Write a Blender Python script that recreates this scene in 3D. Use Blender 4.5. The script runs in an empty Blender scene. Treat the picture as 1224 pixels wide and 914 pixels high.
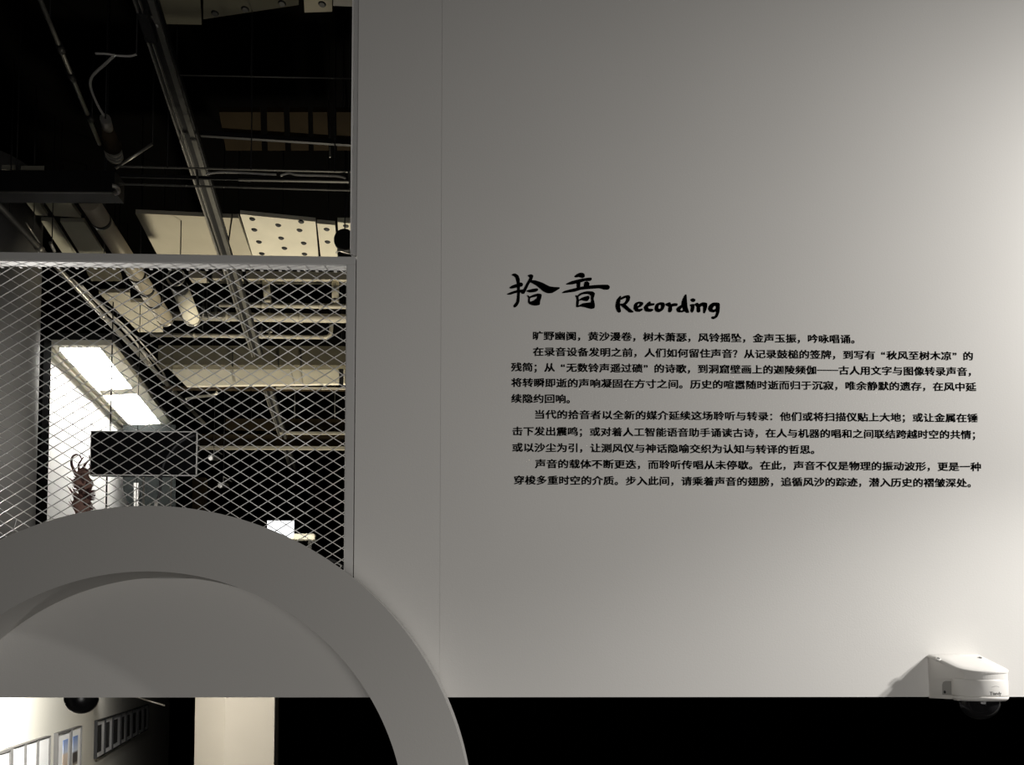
import bpy, bmesh, math, random
from mathutils import Vector, Matrix, Quaternion
random.seed(7)
R = math.radians
S = bpy.context.scene
COL = S.collection

# ------------------------------------------------------------------ camera
FPX = 950.0
EYE = Vector((0, 0, 2.2))
PITCH, YAW = R(2.5), R(-1.5)
HORIZON = 806.0
PPV = HORIZON - FPX * math.tan(PITCH)
cd = bpy.data.cameras.new('camera')
cam = bpy.data.objects.new('camera', cd)
COL.objects.link(cam)
cam.location = EYE
cam.rotation_euler = (R(90) + PITCH, 0, YAW)
cd.sensor_fit = 'HORIZONTAL'
cd.sensor_width = 36
cd.lens = FPX / 1224 * 36
cd.shift_y = (PPV - 457) / 1224
cd.clip_start = 0.05
S.camera = cam
CR = Matrix.Rotation(YAW, 3, 'Z') @ Matrix.Rotation(R(90) + PITCH, 3, 'X')

def ray(u, v):
    return CR @ Vector(((u - 612) / FPX, -(v - PPV) / FPX, -1))

def F(u, v, y):            # point of a sight line on the upright plane y
    d = ray(u, v)
    return EYE + d * ((y - EYE.y) / d.y)

def C(u, v, z):            # point of a sight line at height z
    d = ray(u, v)
    return EYE + d * ((z - EYE.z) / d.z)

# ------------------------------------------------------------------ world, lights, exposure
w = bpy.data.worlds.new('world')
S.world = w
w.use_nodes = True
bg = w.node_tree.nodes['Background']
bg.inputs[0].default_value = (1.0, 0.97, 0.92, 1)
bg.inputs[1].default_value = 0.0
S.view_settings.view_transform = 'Standard'
S.view_settings.look = 'None'
S.view_settings.gamma = 1
S.view_settings.exposure = 0
S.view_settings.use_curve_mapping = False
S.cycles.use_denoising = True
S.cycles.max_bounces = 8

def light(kind, name, loc, target, energy, color=(1, .96, .9), **kw):
    l = bpy.data.lights.new(name, kind)
    l.energy = energy
    l.color = color
    for k, v in kw.items():
        setattr(l, k, v)
    o = bpy.data.objects.new(name, l)
    COL.objects.link(o)
    o.location = loc
    o.rotation_euler = (Vector(target) - Vector(loc)).to_track_quat('-Z', 'Y').to_euler()
    return o

WALL_Y = 2.4
# two gallery spotlights wash the text wall from the right of the aisle
light('SPOT', 'wall_washer', (3.1, 1.3, 3.6), (2.3, 2.4, 3.2), 192, (1, .975, .94), spot_size=R(124), spot_blend=1.0, shadow_soft_size=.05)
light('SPOT', 'wall_washer_low', (3.15, 1.35, 3.4), (.78, 2.4, 1.55), 195, (1, .975, .94), spot_size=R(43), spot_blend=1.0, shadow_soft_size=.05)
# broad soft light of the aisle in front of the wall
light('AREA', 'aisle_light', (.6, -1.3, 1.6), (.6, 2.4, 1.6), 33, (1, .967, .928), shape='RECTANGLE', size=1.8, size_y=1.0)
# lights behind the wall: hall spots, and unseen fills added to brighten parts
light('SPOT', 'hall_up_fill', (-1.3, 7.5, 2.95), (-1.3, 7.4, 5.5), 290, (1, .91, .71), spot_size=R(102), spot_blend=.4, shadow_soft_size=.15)  # unseen fill added to brighten the ceiling boards and pipes
light('SPOT', 'far_up_fill', (-2.2, 10.0, 2.95), (-2.6, 10.6, 5.5), 200, (1, .92, .72), spot_size=R(70), spot_blend=.6, shadow_soft_size=.15)  # second unseen fill, added for the track end and far beams
light('SPOT', 'mesh_side_fill', (-2.0, 3.35, 2.45), (-.6, 2.43, 3.1), 75, (1, .97, .92), spot_size=R(90), spot_blend=.6, shadow_soft_size=.04)  # added out of view to graze the mesh wires from behind left
light('SPOT', 'gallery_spot', (-1.55, 3.5, 2.5), (-2.6, 4.3, 1.85), 250, (1, .97, .9), spot_size=R(66), spot_blend=.5, shadow_soft_size=.05)
light('SPOT', 'sculpture_spot', (-1.4, 3.3, 2.62), (-2.8, 5.9, 3.75), 125, (1, .96, .91), spot_size=R(38), spot_blend=.6, shadow_soft_size=.04)
light('SPOT', 'pillar_fill', (-2.9, 5.5, 2.9), (-4.05, 6.3, 4.5), 16, (1, .97, .92), spot_size=R(42), spot_blend=1, shadow_soft_size=.1)  # unseen, added to strengthen the skylight's glow on the pillar
light('SPOT', 'prints_spot', (-2.7, 6.0, 2.5), (-3.5, 7.2, 1.7), 16, (1, .97, .92), spot_size=R(60), spot_blend=.8, shadow_soft_size=.05)
light('SPOT', 'partition_spot', (-2.3, 4.3, 2.5), (-1.95, 6.0, 1.7), 110, (1, .94, .84), spot_size=R(50), spot_blend=.5, shadow_soft_size=.05)

# ------------------------------------------------------------------ materials
def mat(name, col, rough=.6, metal=0, var=.06, scale=6, bump=0, spec=.5):
    m = bpy.data.materials.new(name)
    m.use_nodes = True
    n, L = m.node_tree.nodes, m.node_tree.links
    b = n['Principled BSDF']
    b.inputs['Roughness'].default_value = rough
    b.inputs['Metallic'].default_value = metal
    b.inputs['Specular IOR Level'].default_value = spec
    tc = n.new('ShaderNodeTexCoord')
    nz = n.new('ShaderNodeTexNoise')
    nz.inputs['Scale'].default_value = scale
    nz.inputs['Detail'].default_value = 4
    L.new(tc.outputs['Object'], nz.inputs['Vector'])
    r = n.new('ShaderNodeValToRGB')
    r.color_ramp.elements[0].position = .3
    r.color_ramp.elements[1].position = .7
    r.color_ramp.elements[0].color = tuple(c * (1 - var) for c in col) + (1,)
    r.color_ramp.elements[1].color = tuple(min(1, c * (1 + var)) for c in col) + (1,)
    L.new(nz.outputs['Fac'], r.inputs['Fac'])
    L.new(r.outputs['Color'], b.inputs['Base Color'])
    if bump:
        z2 = n.new('ShaderNodeTexNoise')
        z2.inputs['Scale'].default_value = 180
        L.new(tc.outputs['Object'], z2.inputs['Vector'])
        bp = n.new('ShaderNodeBump')
        bp.inputs['Strength'].default_value = bump
        bp.inputs['Distance'].default_value = .002
        L.new(z2.outputs['Fac'], bp.inputs['Height'])
        L.new(bp.outputs['Normal'], b.inputs['Normal'])
    return m

def glow(name, col, strength):
    m = bpy.data.materials.new(name)
    m.use_nodes = True
    n, L = m.node_tree.nodes, m.node_tree.links
    n.remove(n['Principled BSDF'])
    e = n.new('ShaderNodeEmission')
    e.inputs[0].default_value = col + (1,)
    e.inputs[1].default_value = strength
    L.new(e.outputs[0], n['Material Output'].inputs[0])
    return m

M = {
    'wall': mat('painted_wall', (.74, .725, .695), .85, var=.012, scale=2.5, bump=.12, spec=.2),
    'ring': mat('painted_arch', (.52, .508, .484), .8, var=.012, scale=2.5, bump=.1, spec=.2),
    'rail': mat('grey_painted_steel', (.62, .61, .59), .55, var=.02),
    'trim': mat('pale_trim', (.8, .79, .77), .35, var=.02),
    'wire': mat('galvanised_wire', (.82, .81, .79), .4, .3, var=.04),
    'ink': mat('black_vinyl', (.012, .012, .012), .7, var=.05, spec=.2),
    'dark': mat('dark_ceiling_paint', (.0016, .0015, .0014), .95, var=.2, scale=1.5, spec=.02),
    'floor': mat('dark_concrete', (.10, .098, .095), .8, var=.15, scale=1.2, spec=.1),
    'black': mat('black_metal', (.015, .015, .016), .5, var=.2, spec=.3),
    'blackgloss': mat('black_gloss', (.006, .006, .007), .3, var=.1),
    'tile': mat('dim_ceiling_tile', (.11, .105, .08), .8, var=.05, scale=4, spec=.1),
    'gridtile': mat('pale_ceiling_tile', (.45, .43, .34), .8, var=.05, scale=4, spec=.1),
    'ductmetal': mat('dull_duct_metal', (.42, .37, .28), .5, .2, var=.1, scale=8),
    'slat': mat('dark_slat_wood', (.020, .0135, .006), .8, var=.2, scale=3, spec=.05),
    'dullsteel': mat('dull_dark_steel', (.16, .155, .14), .5, .4, var=.1, scale=12),
    'steel': mat('brushed_steel', (.5, .48, .44), .38, .7, var=.08, scale=20),
    'pipe': mat('beige_painted_pipe', (.55, .51, .42), .5, var=.08, scale=9),
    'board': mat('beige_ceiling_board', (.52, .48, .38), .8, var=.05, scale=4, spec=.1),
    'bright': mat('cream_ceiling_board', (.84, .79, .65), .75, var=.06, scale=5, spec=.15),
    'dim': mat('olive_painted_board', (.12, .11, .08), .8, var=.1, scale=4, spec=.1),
    'brown': mat('dark_brown_board', (.045, .032, .018), .8, var=.2, scale=3, spec=.1),
    'white': mat('white_plaster', (.86, .85, .82), .85, var=.01, scale=3, spec=.1),
    'cream': mat('cream_window_frame', (.78, .74, .62), .5, var=.02),
    'tealgrey': mat('teal_grey_panel', (.013, .015, .0145), .8, var=.08, spec=.05),
    'conc': mat('grey_plaster', (.42, .41, .39), .85, var=.05, scale=3, spec=.1),
    'partition': mat('cream_partition', (.72, .67, .58), .8, var=.015, scale=3, spec=.1),
    'camwhite': mat('white_plastic', (.83, .81, .77), .42, var=.01),
    'camhole': mat('dark_recess', (.02, .02, .02), .6),
    'twig': mat('dried_brown_fibre', (.17, .095, .075), .8, var=.4, scale=25),
    'twigdark': mat('dark_red_fibre', (.06, .022, .02), .8, var=.4, scale=25),
    'cream_wall': mat('cream_gallery_paint', (.70, .68, .61), .85, var=.01, scale=3, spec=.1),
    'paper': mat('white_paper', (.9, .9, .9), .8, var=.01),
    'greyframe': mat('grey_picture_frame', (.12, .118, .115), .5),
    'darkart': mat('dark_print', (.05, .05, .048), .6, var=.5, scale=30),
    'cable': mat('black_rubber', (.03, .03, .034), .5),
    'palecable': mat('pale_cable', (.6, .58, .54), .5),
    'skyglass': glow('daylight_pane', (1, .98, .94), 34.0),
    'screen': glow('lit_screen', (.95, .97, 1), 1.8),
    'spotlens': glow('lit_spot_lens', (1, .95, .85), .7),
}

# tinted glass of the surveillance dome
g = bpy.data.materials.new('smoked_dome')
g.use_nodes = True
gb = g.node_tree.nodes['Principled BSDF']
gb.inputs['Base Color'].default_value = (.03, .03, .032, 1)
gb.inputs['Roughness'].default_value = .03
gb.inputs['Transmission Weight'].default_value = .6
gb.inputs['IOR'].default_value = 1.3
M['dome'] = g

def ramp_mat(name, stops, axis='Z'):
    m = bpy.data.materials.new(name)
    m.use_nodes = True
    n, L = m.node_tree.nodes, m.node_tree.links
    b = n['Principled BSDF']
    b.inputs['Roughness'].default_value = .7
    tc = n.new('ShaderNodeTexCoord')
    sp = n.new('ShaderNodeSeparateXYZ')
    L.new(tc.outputs['Generated'], sp.inputs[0])
    r = n.new('ShaderNodeValToRGB')
    e = r.color_ramp.elements
    e[0].position, e[0].color = stops[0][0], stops[0][1] + (1,)
    e[1].position, e[1].color = stops[-1][0], stops[-1][1] + (1,)
    for p, c in stops[1:-1]:
        x = e.new(p)
        x.color = c + (1,)
    L.new(sp.outputs[axis], r.inputs['Fac'])
    L.new(r.outputs['Color'], b.inputs['Base Color'])
    return m
M['desertart'] = ramp_mat('desert_print', [(0, (.62, .5, .4)), (.45, (.7, .58, .48)), (.55, (.6, .66, .8)), (1, (.25, .38, .75))])
M['blueart'] = ramp_mat('blue_print', [(0, (.7, .7, .78)), (.5, (.25, .35, .75)), (1, (.12, .22, .62))])
M['shrubart'] = ramp_mat('shrub_print', [(0, (.5, .45, .38)), (.12, (.05, .045, .04)), (.42, (.06, .05, .045)), (.5, (.62, .68, .8)), (1, (.16, .28, .62))])

# ------------------------------------------------------------------ mesh helpers
class MB:
    def __init__(s):
        s.v, s.f, s.smooth = [], [], []

    def add(s, vs, fs, smooth=False):
        k = len(s.v)
        s.v += [Vector(p) for p in vs]
        s.f += [[i + k for i in f] for f in fs]
        s.smooth += [smooth] * len(fs)
        return s

    def box(s, lo, hi):
        (a, b, c), (d, e, f) = lo, hi
        vs = [(a, b, c), (d, b, c), (d, e, c), (a, e, c), (a, b, f), (d, b, f), (d, e, f), (a, e, f)]
        return s.add(vs, [(0, 3, 2, 1), (4, 5, 6, 7), (0, 1, 5, 4), (1, 2, 6, 5), (2, 3, 7, 6), (3, 0, 4, 7)])

    def prism(s, pts, off, smooth=False):      # polygon pushed along a vector
        n = len(pts)
        pts = [Vector(p) for p in pts]
        off = Vector(off)
        vs = pts + [p + off for p in pts]
        fs = [list(range(n))[::-1], list(range(n, 2 * n))]
        s.add(vs, fs)
        k = len(s.v) - 2 * n
        for i in range(n):
            j = (i + 1) % n
            s.f.append([k + i, k + j, k + n + j, k + n + i])
            s.smooth.append(smooth)
        return s

    def beam(s, p, q, wd, ht, up=(0, 0, 1)):
        p, q, up = Vector(p), Vector(q), Vector(up)
        t = (q - p).normalized()
        a = t.cross(up)
        if a.length < 1e-4:
            a = t.cross(Vector((0, 1, 0)))
        a.normalize()
        b = a.cross(t).normalized()
        c = [p + a * (x * wd / 2) + b * (y * ht / 2) for x, y in ((-1, -1), (1, -1), (1, 1), (-1, 1))]
        return s.prism(c, q - p)

    def tube(s, path, r, seg=10, cap=True, smooth=True):
        path = [Vector(p) for p in path]
        n = len(path)
        rr = r if isinstance(r, (list, tuple)) else [r] * n
        t0 = (path[1] - path[0]).normalized()
        ref = Vector((0, 0, 1)) if abs(t0.z) < .9 else Vector((0, 1, 0))
        a = t0.cross(ref).normalized()
        rings = []
        for i, p in enumerate(path):
            t = (path[min(i + 1, n - 1)] - path[max(i - 1, 0)]).normalized()
            a = (a - t * a.dot(t)).normalized()
            b = t.cross(a)
            rings.append([p + (a * math.cos(2 * math.pi * k / seg) + b * math.sin(2 * math.pi * k / seg)) * rr[i] for k in range(seg)])
        vs = [x for ring in rings for x in ring]
        fs = []
        for i in range(n - 1):
            for k in range(seg):
                j = (k + 1) % seg
                fs.append((i * seg + k, i * seg + j, (i + 1) * seg + j, (i + 1) * seg + k))
        s.add(vs, fs, smooth)
        if cap:
            s.f.append([len(s.v) - len(vs) + k for k in range(seg)][::-1]); s.smooth.append(False)
            s.f.append([len(s.v) - seg + k for k in range(seg)]); s.smooth.append(False)
        return s

    def lathe(s, c, prof, seg=40, axis=(0, 0, 1), smooth=True):   # prof = [(radius, height)]
        c, ax = Vector(c), Vector(axis).normalized()
        a = ax.orthogonal().normalized()
        b = ax.cross(a)
        vs, fs = [], []
        for r, h in prof:
            for k in range(seg):
                t = 2 * math.pi * k / seg
                vs.append(c + ax * h + (a * math.cos(t) + b * math.sin(t)) * max(r, 1e-5))
        for i in range(len(prof) - 1):
            for k in range(seg):
                j = (k + 1) % seg
                fs.append((i * seg + k, i * seg + j, (i + 1) * seg + j, (i + 1) * seg + k))
        s.add(vs, fs, smooth)
        k0 = len(s.v) - len(vs)
        s.f.append([k0 + k for k in range(seg)][::-1]); s.smooth.append(False)
        s.f.append([len(s.v) - seg + k for k in range(seg)]); s.smooth.append(False)
        return s

    def build(s, name, m, parent=None, bevel=0, fix=True):
        off = parent_loc(parent)
        me = bpy.data.meshes.new(name)
        me.from_pydata([v - off for v in s.v], [], s.f)
        me.polygons.foreach_set('use_smooth', s.smooth)
        me.materials.append(M[m])
        if fix:
            bm = bmesh.new()
            bm.from_mesh(me)
            bmesh.ops.recalc_face_normals(bm, faces=bm.faces)
            bm.to_mesh(me)
            bm.free()
        o = bpy.data.objects.new(name, me)
        COL.objects.link(o)
        if parent is not None:
            o.parent = parent
        if bevel:
            md = o.modifiers.new('bevel', 'BEVEL')
            md.width, md.segments, md.limit_method = bevel, 2, 'ANGLE'
        return o

def parent_loc(p):
    v = Vector((0, 0, 0))
    while p is not None:
        v += p.location
        p = p.parent
    return v

def tag(o, label=None, cat=None, group=None, kind=None):
    for k, v in (('label', label), ('category', cat), ('group', group), ('kind', kind)):
        if v:
            o[k] = v
    return o

def thing(name, loc, label, cat, group=None):
    o = bpy.data.objects.new(name, None)
    o.empty_display_size = .05
    COL.objects.link(o)
    o.location = loc
    return tag(o, label, cat, group)

def struct(mb, name, m, **k):
    return tag(mb.build(name, m, **k), kind='structure')

def smooth_path(pts, n=8):
    pts = [Vector(p) for p in pts]
    out = []
    for i in range(len(pts) - 1):
        p0, p1, p2, p3 = pts[max(i - 1, 0)], pts[i], pts[i + 1], pts[min(i + 2, len(pts) - 1)]
        for k in range(n):
            t = k / n
            out.append(.5 * (2 * p1 + (p2 - p0) * t + (2 * p0 - 5 * p1 + 4 * p2 - p3) * t * t + (3 * p1 - p0 - 3 * p2 + p3) * t ** 3))
    out.append(pts[-1])
    return out

# ================================================================== THE HALL
CEIL = 6.4
struct(MB().box((-10, -4, -.1), (8, 18, 0)), 'floor', 'floor')
struct(MB().box((-10, -4, CEIL), (8, 18, CEIL + .1)), 'ceiling', 'dark')
struct(MB().box((-10, 17.9, 0), (8, 18, CEIL)), 'wall_back', 'dark')
struct(MB().box((-10, -4, 0), (-9.9, 18, CEIL)), 'wall_left', 'dark')
struct(MB().box((7.9, -4, 0), (8, 18, CEIL)), 'wall_right', 'dark')
struct(MB().box((-10, -4, 0), (8, -3.9, CEIL)), 'wall_rear', 'dark')

# the text wall: a tall panel at the right, a slightly set back one beside it, the low band under the mesh
def W(u, v, dy=0):
    return F(u, v, WALL_Y + dy)
REC = .0005
zb = W(612, 833).z
xs, xe, xr = W(527, 457).x, W(425, 457).x, 2.6
ztop = CEIL
zw = W(200, 691).z
mb = MB()
mb.box((xs, WALL_Y, zb), (xr, WALL_Y + .14, ztop))
mb.box((xe, WALL_Y + REC, zb), (xs, WALL_Y + .14, ztop))
mb.box((-2.9, WALL_Y + REC, zb), (xe, WALL_Y + .14, zw))
mb.box((2.15, WALL_Y + .001, 0), (xr, WALL_Y + .139, zb))
mb.box((-2.9, WALL_Y + REC + .001, 0), (-2.45, WALL_Y + .139, zb))
struct(mb, 'wall_front', 'wall')
# pale strip closing the end of the tall panel above the mesh frame
zf = W(420, 302).z
xt0 = W(421.3, 150).x
mb = MB()
mb.box((xt0, WALL_Y + .012, zf), (xe, WALL_Y + .13, ztop))
mb.box((xt0 - .004, WALL_Y + .02, zf), (xt0, WALL_Y + .12, ztop))
struct(mb, 'trim_1', 'trim', bevel=.003)
struct(MB().tube([(xt0 - .003, WALL_Y + .012, zf), (xt0 - .003, WALL_Y + .012, ztop)], .003, 12), 'trim_2', 'trim')

# ================================================================== LETTERING
TY = WALL_Y - .0006
_glyph = {}
def glyph(ch):
    if ch not in _glyph:
        cu = bpy.data.curves.new('type', 'FONT')
        cu.body = ch
        cu.resolution_u = 2
        o = bpy.data.objects.new('type', cu)
        COL.objects.link(o)
        bpy.context.view_layer.update()
        me = bpy.data.meshes.new_from_object(o.evaluated_get(bpy.context.evaluated_depsgraph_get()))
        v0, f0 = [(v.co.x, v.co.y) for v in me.vertices], [list(p.vertices) for p in me.polygons]
        nv = len(v0)
        vs, fs = [], []
        for k, (ox, oy) in enumerate(((.028, .022), (-.028, .022), (.028, -.022), (-.028, -.022))):   # a heavier cut
            vs += [(x + ox, y + oy) for x, y in v0]
            fs += [[i + k * nv for i in f] for f in f0]
        _glyph[ch] = (vs, fs)
        bpy.data.objects.remove(o)
        bpy.data.curves.remove(cu)
        bpy.data.meshes.remove(me)
    return _glyph[ch]

def type_line(text, u0, u1, v, parent, px=12.6):
    """One line of type on the wall; u0..u1 is the run of the full cells, v its centre at the left."""
    a = W(u0, v)
    b = W(u1, v)
    adv = (b.x - a.x) / len(text)
    hgt = px * WALL_Y / FPX
    mb = MB()
    i = 0
    while i < len(text):
        ch = text[i]
        x = a.x + adv * i
        if ch == '—':
            j = i
            while j < len(text) and text[j] == '—':
                j += 1
            mb.add([(x + .0005, TY, a.z - .0022), (a.x + adv * j - .0005, TY, a.z - .0022), (a.x + adv * j - .0005, TY, a.z + .0012), (x + .0005, TY, a.z + .0012)], [(0, 1, 2, 3)])
            i = j
            continue
        vs, fs = glyph(ch)
        if ch in '“”':
            w_ = max(p[0] for p in vs)
            ox = adv * .5 if ch == '“' else adv * .06
            pts = [(x + ox + px_ * hgt, TY, a.z + (py - .38) * hgt) for px_, py in vs]
        else:
            sx, sy = adv * .99, hgt * .92
            if ch in '，。；：？':
                sx, sy = hgt * .95, hgt * .95
            # a clerical hand leans its long strokes very slightly upwards to the right
            pts = [(x + px_ * sx, TY, a.z + (py - .38) * sy + (px_ - .5) * .03 * sy) for px_, py in vs]
        mb.add(pts, fs)
        i += 1
    return mb.build('text_line', 'ink', parent, fix=False)

def paragraph(label, lines):
    u0, u1, v, _ = lines[0]
    t = thing('paragraph_lettering', W(u0, v), label, 'lettering', 'paragraphs of wall text')
    for u0, u1, v, s in lines:
        type_line(s, u0, u1, v, t)

paragraph('short first paragraph of black Chinese lettering, one line under the title', [
    (636.5, 1030, 401, '旷野幽阒，黄沙漫卷，树木萧瑟，风铃摇坠，金声玉振，吟咏唱诵。')])
paragraph('second paragraph of black Chinese lettering on the white wall, four lines with two quotations', [
    (637, 1163.5, 420, '在录音设备发明之前，人们如何留住声音？从记录鼓槌的签牌，到写有“秋风至树木凉”的'),
    (611, 1169, 438.5, '残简；从“无数铃声遥过碛”的诗歌，到洞窟壁画上的迦陵频伽——古人用文字与图像转录声音，'),
    (611, 1167, 457, '将转瞬即逝的声响凝固在方寸之间。历史的喧嚣随时逝而归于沉寂，唯余静默的遗存，在风中延'),
    (611, 690, 476, '续隐约回响。')])
paragraph('third paragraph of black Chinese lettering on the white wall, three lines, last one ending halfway', [
    (638.5, 1169, 495, '当代的拾音者以全新的媒介延续这场聆听与转录：他们或将扫描仪贴上大地；或让金属在锤'),
    (612, 1174, 515, '击下发出震鸣；或对着人工智能语音助手诵读古诗，在人与机器的唱和之间联结跨越时空的共情；'),
    (612, 982, 534.5, '或以沙尘为引，让测风仪与神话隐喻交织为认知与转译的哲思。')])
paragraph('lowest paragraph of black Chinese lettering on the white wall, two lines', [
    (639.5, 1173, 554, '声音的载体不断更迭，而聆听传唱从未停歇。在此，声音不仅是物理的振动波形，更是一种'),
    (614, 1169, 573.5, '穿梭多重时空的介质。步入此间，请乘着声音的翅膀，追循风沙的踪迹，潜入历史的褶皱深处。')])

def brush(strokes, x0, y0, k, name, parent, flat=0):
    """Brush strokes, each a closed outline (list of outlines = outline with holes), cut in vinyl."""
    mb = MB()
    lay = 0
    for st in strokes:
        loops = st if isinstance(st[0], list) else [st]
        cu = bpy.data.curves.new('stroke', 'CURVE')
        cu.dimensions = '2D'
        cu.fill_mode = 'BOTH'
        for lp in loops:
            n = len(lp)
            P = [W(x0 + a / k, y0 + b / k) for a, b in lp]
            pts = []
            for i in range(n):
                q0, q1, q2, q3 = P[i - 1], P[i], P[(i + 1) % n], P[(i + 2) % n]
                for s in range(4):
                    t = s / 4
                    # loosened tangents keep the sharp brush tips
                    m1, m2 = (q2 - q0) * .32, (q3 - q1) * .32
                    h = q1 * (2 * t ** 3 - 3 * t * t + 1) + m1 * (t ** 3 - 2 * t * t + t) + q2 * (-2 * t ** 3 + 3 * t * t) + m2 * (t ** 3 - t * t)
                    pts.append(h)
            sp = cu.splines.new('POLY')
            sp.points.add(len(pts) - 1)
            for q, p in zip(sp.points, pts):
                q.co = (p.x, p.z, 0, 1)
            sp.use_cyclic_u = True
        o = bpy.data.objects.new('stroke', cu)
        COL.objects.link(o)
        bpy.context.view_layer.update()
        me = bpy.data.meshes.new_from_object(o.evaluated_get(bpy.context.evaluated_depsgraph_get()))
        for ox, oz in ((.0011, .0007), (-.0011, .0007), (.0011, -.0007), (-.0011, -.0007)):
            mb.add([(v.co.x + ox, TY - lay * .00004, v.co.y + oz) for v in me.vertices], [list(p.vertices) for p in me.polygons])
        lay += 1
        bpy.data.objects.remove(o)
        bpy.data.curves.remove(cu)
        bpy.data.meshes.remove(me)
    return mb.build(name, 'ink', parent, fix=False)

K = 9.067
t = thing('title_lettering', W(612, 368), 'large black brush-written title of two Chinese characters above the paragraphs', 'lettering')
brush([
    [(110, 95), (140, 82), (175, 105), (190, 145), (190, 200), (192, 270), (186, 380), (165, 425), (138, 447), (128, 430), (158, 385), (168, 290), (162, 180), (146, 120)],
    [(86, 232), (120, 210), (170, 193), (205, 180), (225, 195), (214, 218), (160, 230), (100, 243)],
    [(58, 304), (110, 280), (170, 262), (230, 255), (255, 262), (238, 296), (200, 284), (140, 292), (90, 308)],
    [(284, 104), (314, 91), (336, 105), (322, 150), (292, 192), (264, 250), (236, 298), (214, 292), (240, 245), (272, 185), (302, 128)],
    [(296, 160), (350, 155), (430, 180), (510, 220), (560, 228), (615, 231), (620, 242), (545, 288), (500, 292), (450, 272), (380, 212), (322, 180)],
    [(268, 268), (330, 250), (380, 244), (389, 260), (360, 278), (300, 284)],
    [[(275, 315), (300, 332), (340, 314), (390, 300), (426, 309), (424, 338), (412, 378), (404, 418), (360, 427), (312, 416), (286, 392), (288, 345)],
     [(304, 346), (345, 335), (386, 327), (374, 354), (340, 378), (302, 386)]],
], 600, 318, K, 'brush_character', t)
brush([
    [(790, 110), (820, 86), (858, 73), (890, 85), (893, 115), (870, 128), (838, 117), (800, 121)],
    [(698, 194), (760, 165), (850, 142), (920, 130), (965, 127), (970, 145), (950, 160), (900, 160), (840, 178), (770, 195), (718, 199)],
    [(814, 168), (846, 168), (845, 215), (842, 245), (816, 245)],
    [(895, 180), (920, 167), (946, 190), (930, 228), (893, 230)],
    [(653, 291), (690, 268), (780, 245), (880, 222), (1000, 208), (1140, 204), (1166, 228), (1150, 252), (1110, 254), (1060, 240), (950, 246), (850, 256), (790, 275), (710, 286)],
    [[(799, 318), (820, 322), (852, 295), (920, 275), (980, 278), (1004, 300), (990, 350), (1003, 415), (1000, 452), (966, 462), (910, 447), (850, 437), (808, 442), (812, 360)],
     [(828, 330), (870, 306), (930, 300), (964, 318), (966, 345), (965, 392), (880, 405), (828, 432), (832, 380)]],
    [(828, 377), (870, 345), (935, 324), (946, 345), (925, 376), (900, 376), (862, 368)],
], 600, 318, K, 'brush_character', t)

t = thing('word_lettering', W(735, 378), 'bold black calligraphic English word to the right of the large title', 'lettering')
brush([
    [(55, 225), (68, 168), (108, 124), (105, 155), (98, 200), (100, 250), (108, 290), (90, 303), (70, 285), (57, 250)],
    [(103, 152), (150, 125), (192, 117), (208, 135), (200, 172), (172, 207), (150, 222), (128, 215), (160, 190), (172, 156), (162, 140), (115, 163)],
    [(98, 210), (150, 212), (200, 258), (246, 297), (205, 301), (160, 266), (112, 228)],
], 730, 340, K, 'letter', t)
brush([[[(250, 250), (256, 222), (274, 200), (310, 187), (346, 195), (348, 213), (322, 240), (290, 253), (304, 268), (341, 262), (341, 275), (310, 294), (274, 290), (254, 270)],
        [(286, 238), (290, 212), (312, 203), (317, 212), (304, 230)]]], 730, 340, K, 'letter', t)
brush([[(363, 245), (388, 215), (424, 184), (433, 204), (471, 206), (466, 223), (430, 230), (402, 240), (410, 262), (440, 264), (461, 274), (430, 294), (385, 291), (365, 270)]], 730, 340, K, 'letter', t)
brush([[[(478, 258), (494, 215), (538, 194), (576, 200), (584, 230), (566, 270), (525, 298), (489, 288)],
        [(513, 256), (520, 224), (543, 219), (548, 245), (534, 269)]]], 730, 340, K, 'letter', t)
brush([[(592, 214), (640, 194), (652, 214), (690, 204), (721, 209), (716, 230), (680, 234), (662, 242), (662, 280), (640, 301), (624, 287), (628, 240), (606, 228)]], 730, 340, K, 'letter', t)
brush([[[(713, 268), (738, 240), (768, 222), (772, 188), (797, 130), (817, 109), (824, 185), (830, 250), (846, 300), (825, 306), (802, 290), (770, 300), (730, 298)],
        [(750, 274), (772, 246), (785, 262), (784, 280), (764, 284)]]], 730, 340, K, 'letter', t)
brush([[(866, 165), (890, 151), (916, 165), (902, 186), (884, 186)],
       [(862, 220), (900, 213), (906, 240), (896, 285), (880, 303), (867, 285), (872, 245)]], 730, 340, K, 'letter', t)
brush([[(912, 216), (940, 199), (956, 214), (1000, 195), (1040, 204), (1042, 240), (1030, 280), (1014, 311), (1004, 298), (1004, 242), (990, 230), (967, 245), (969, 290), (950, 302), (934, 285), (934, 242)]], 730, 340, K, 'letter', t)
brush([[[(1058, 260), (1074, 225), (1110, 199), (1160, 198), (1179, 214), (1176, 290), (1152, 350), (1115, 373), (1094, 365), (1100, 349), (1130, 344), (1143, 312), (1143, 290), (1110, 301), (1074, 291)],
        [(1100, 265), (1114, 236), (1140, 230), (1140, 264), (1116, 275)]]], 730, 340, K, 'letter', t)

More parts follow.
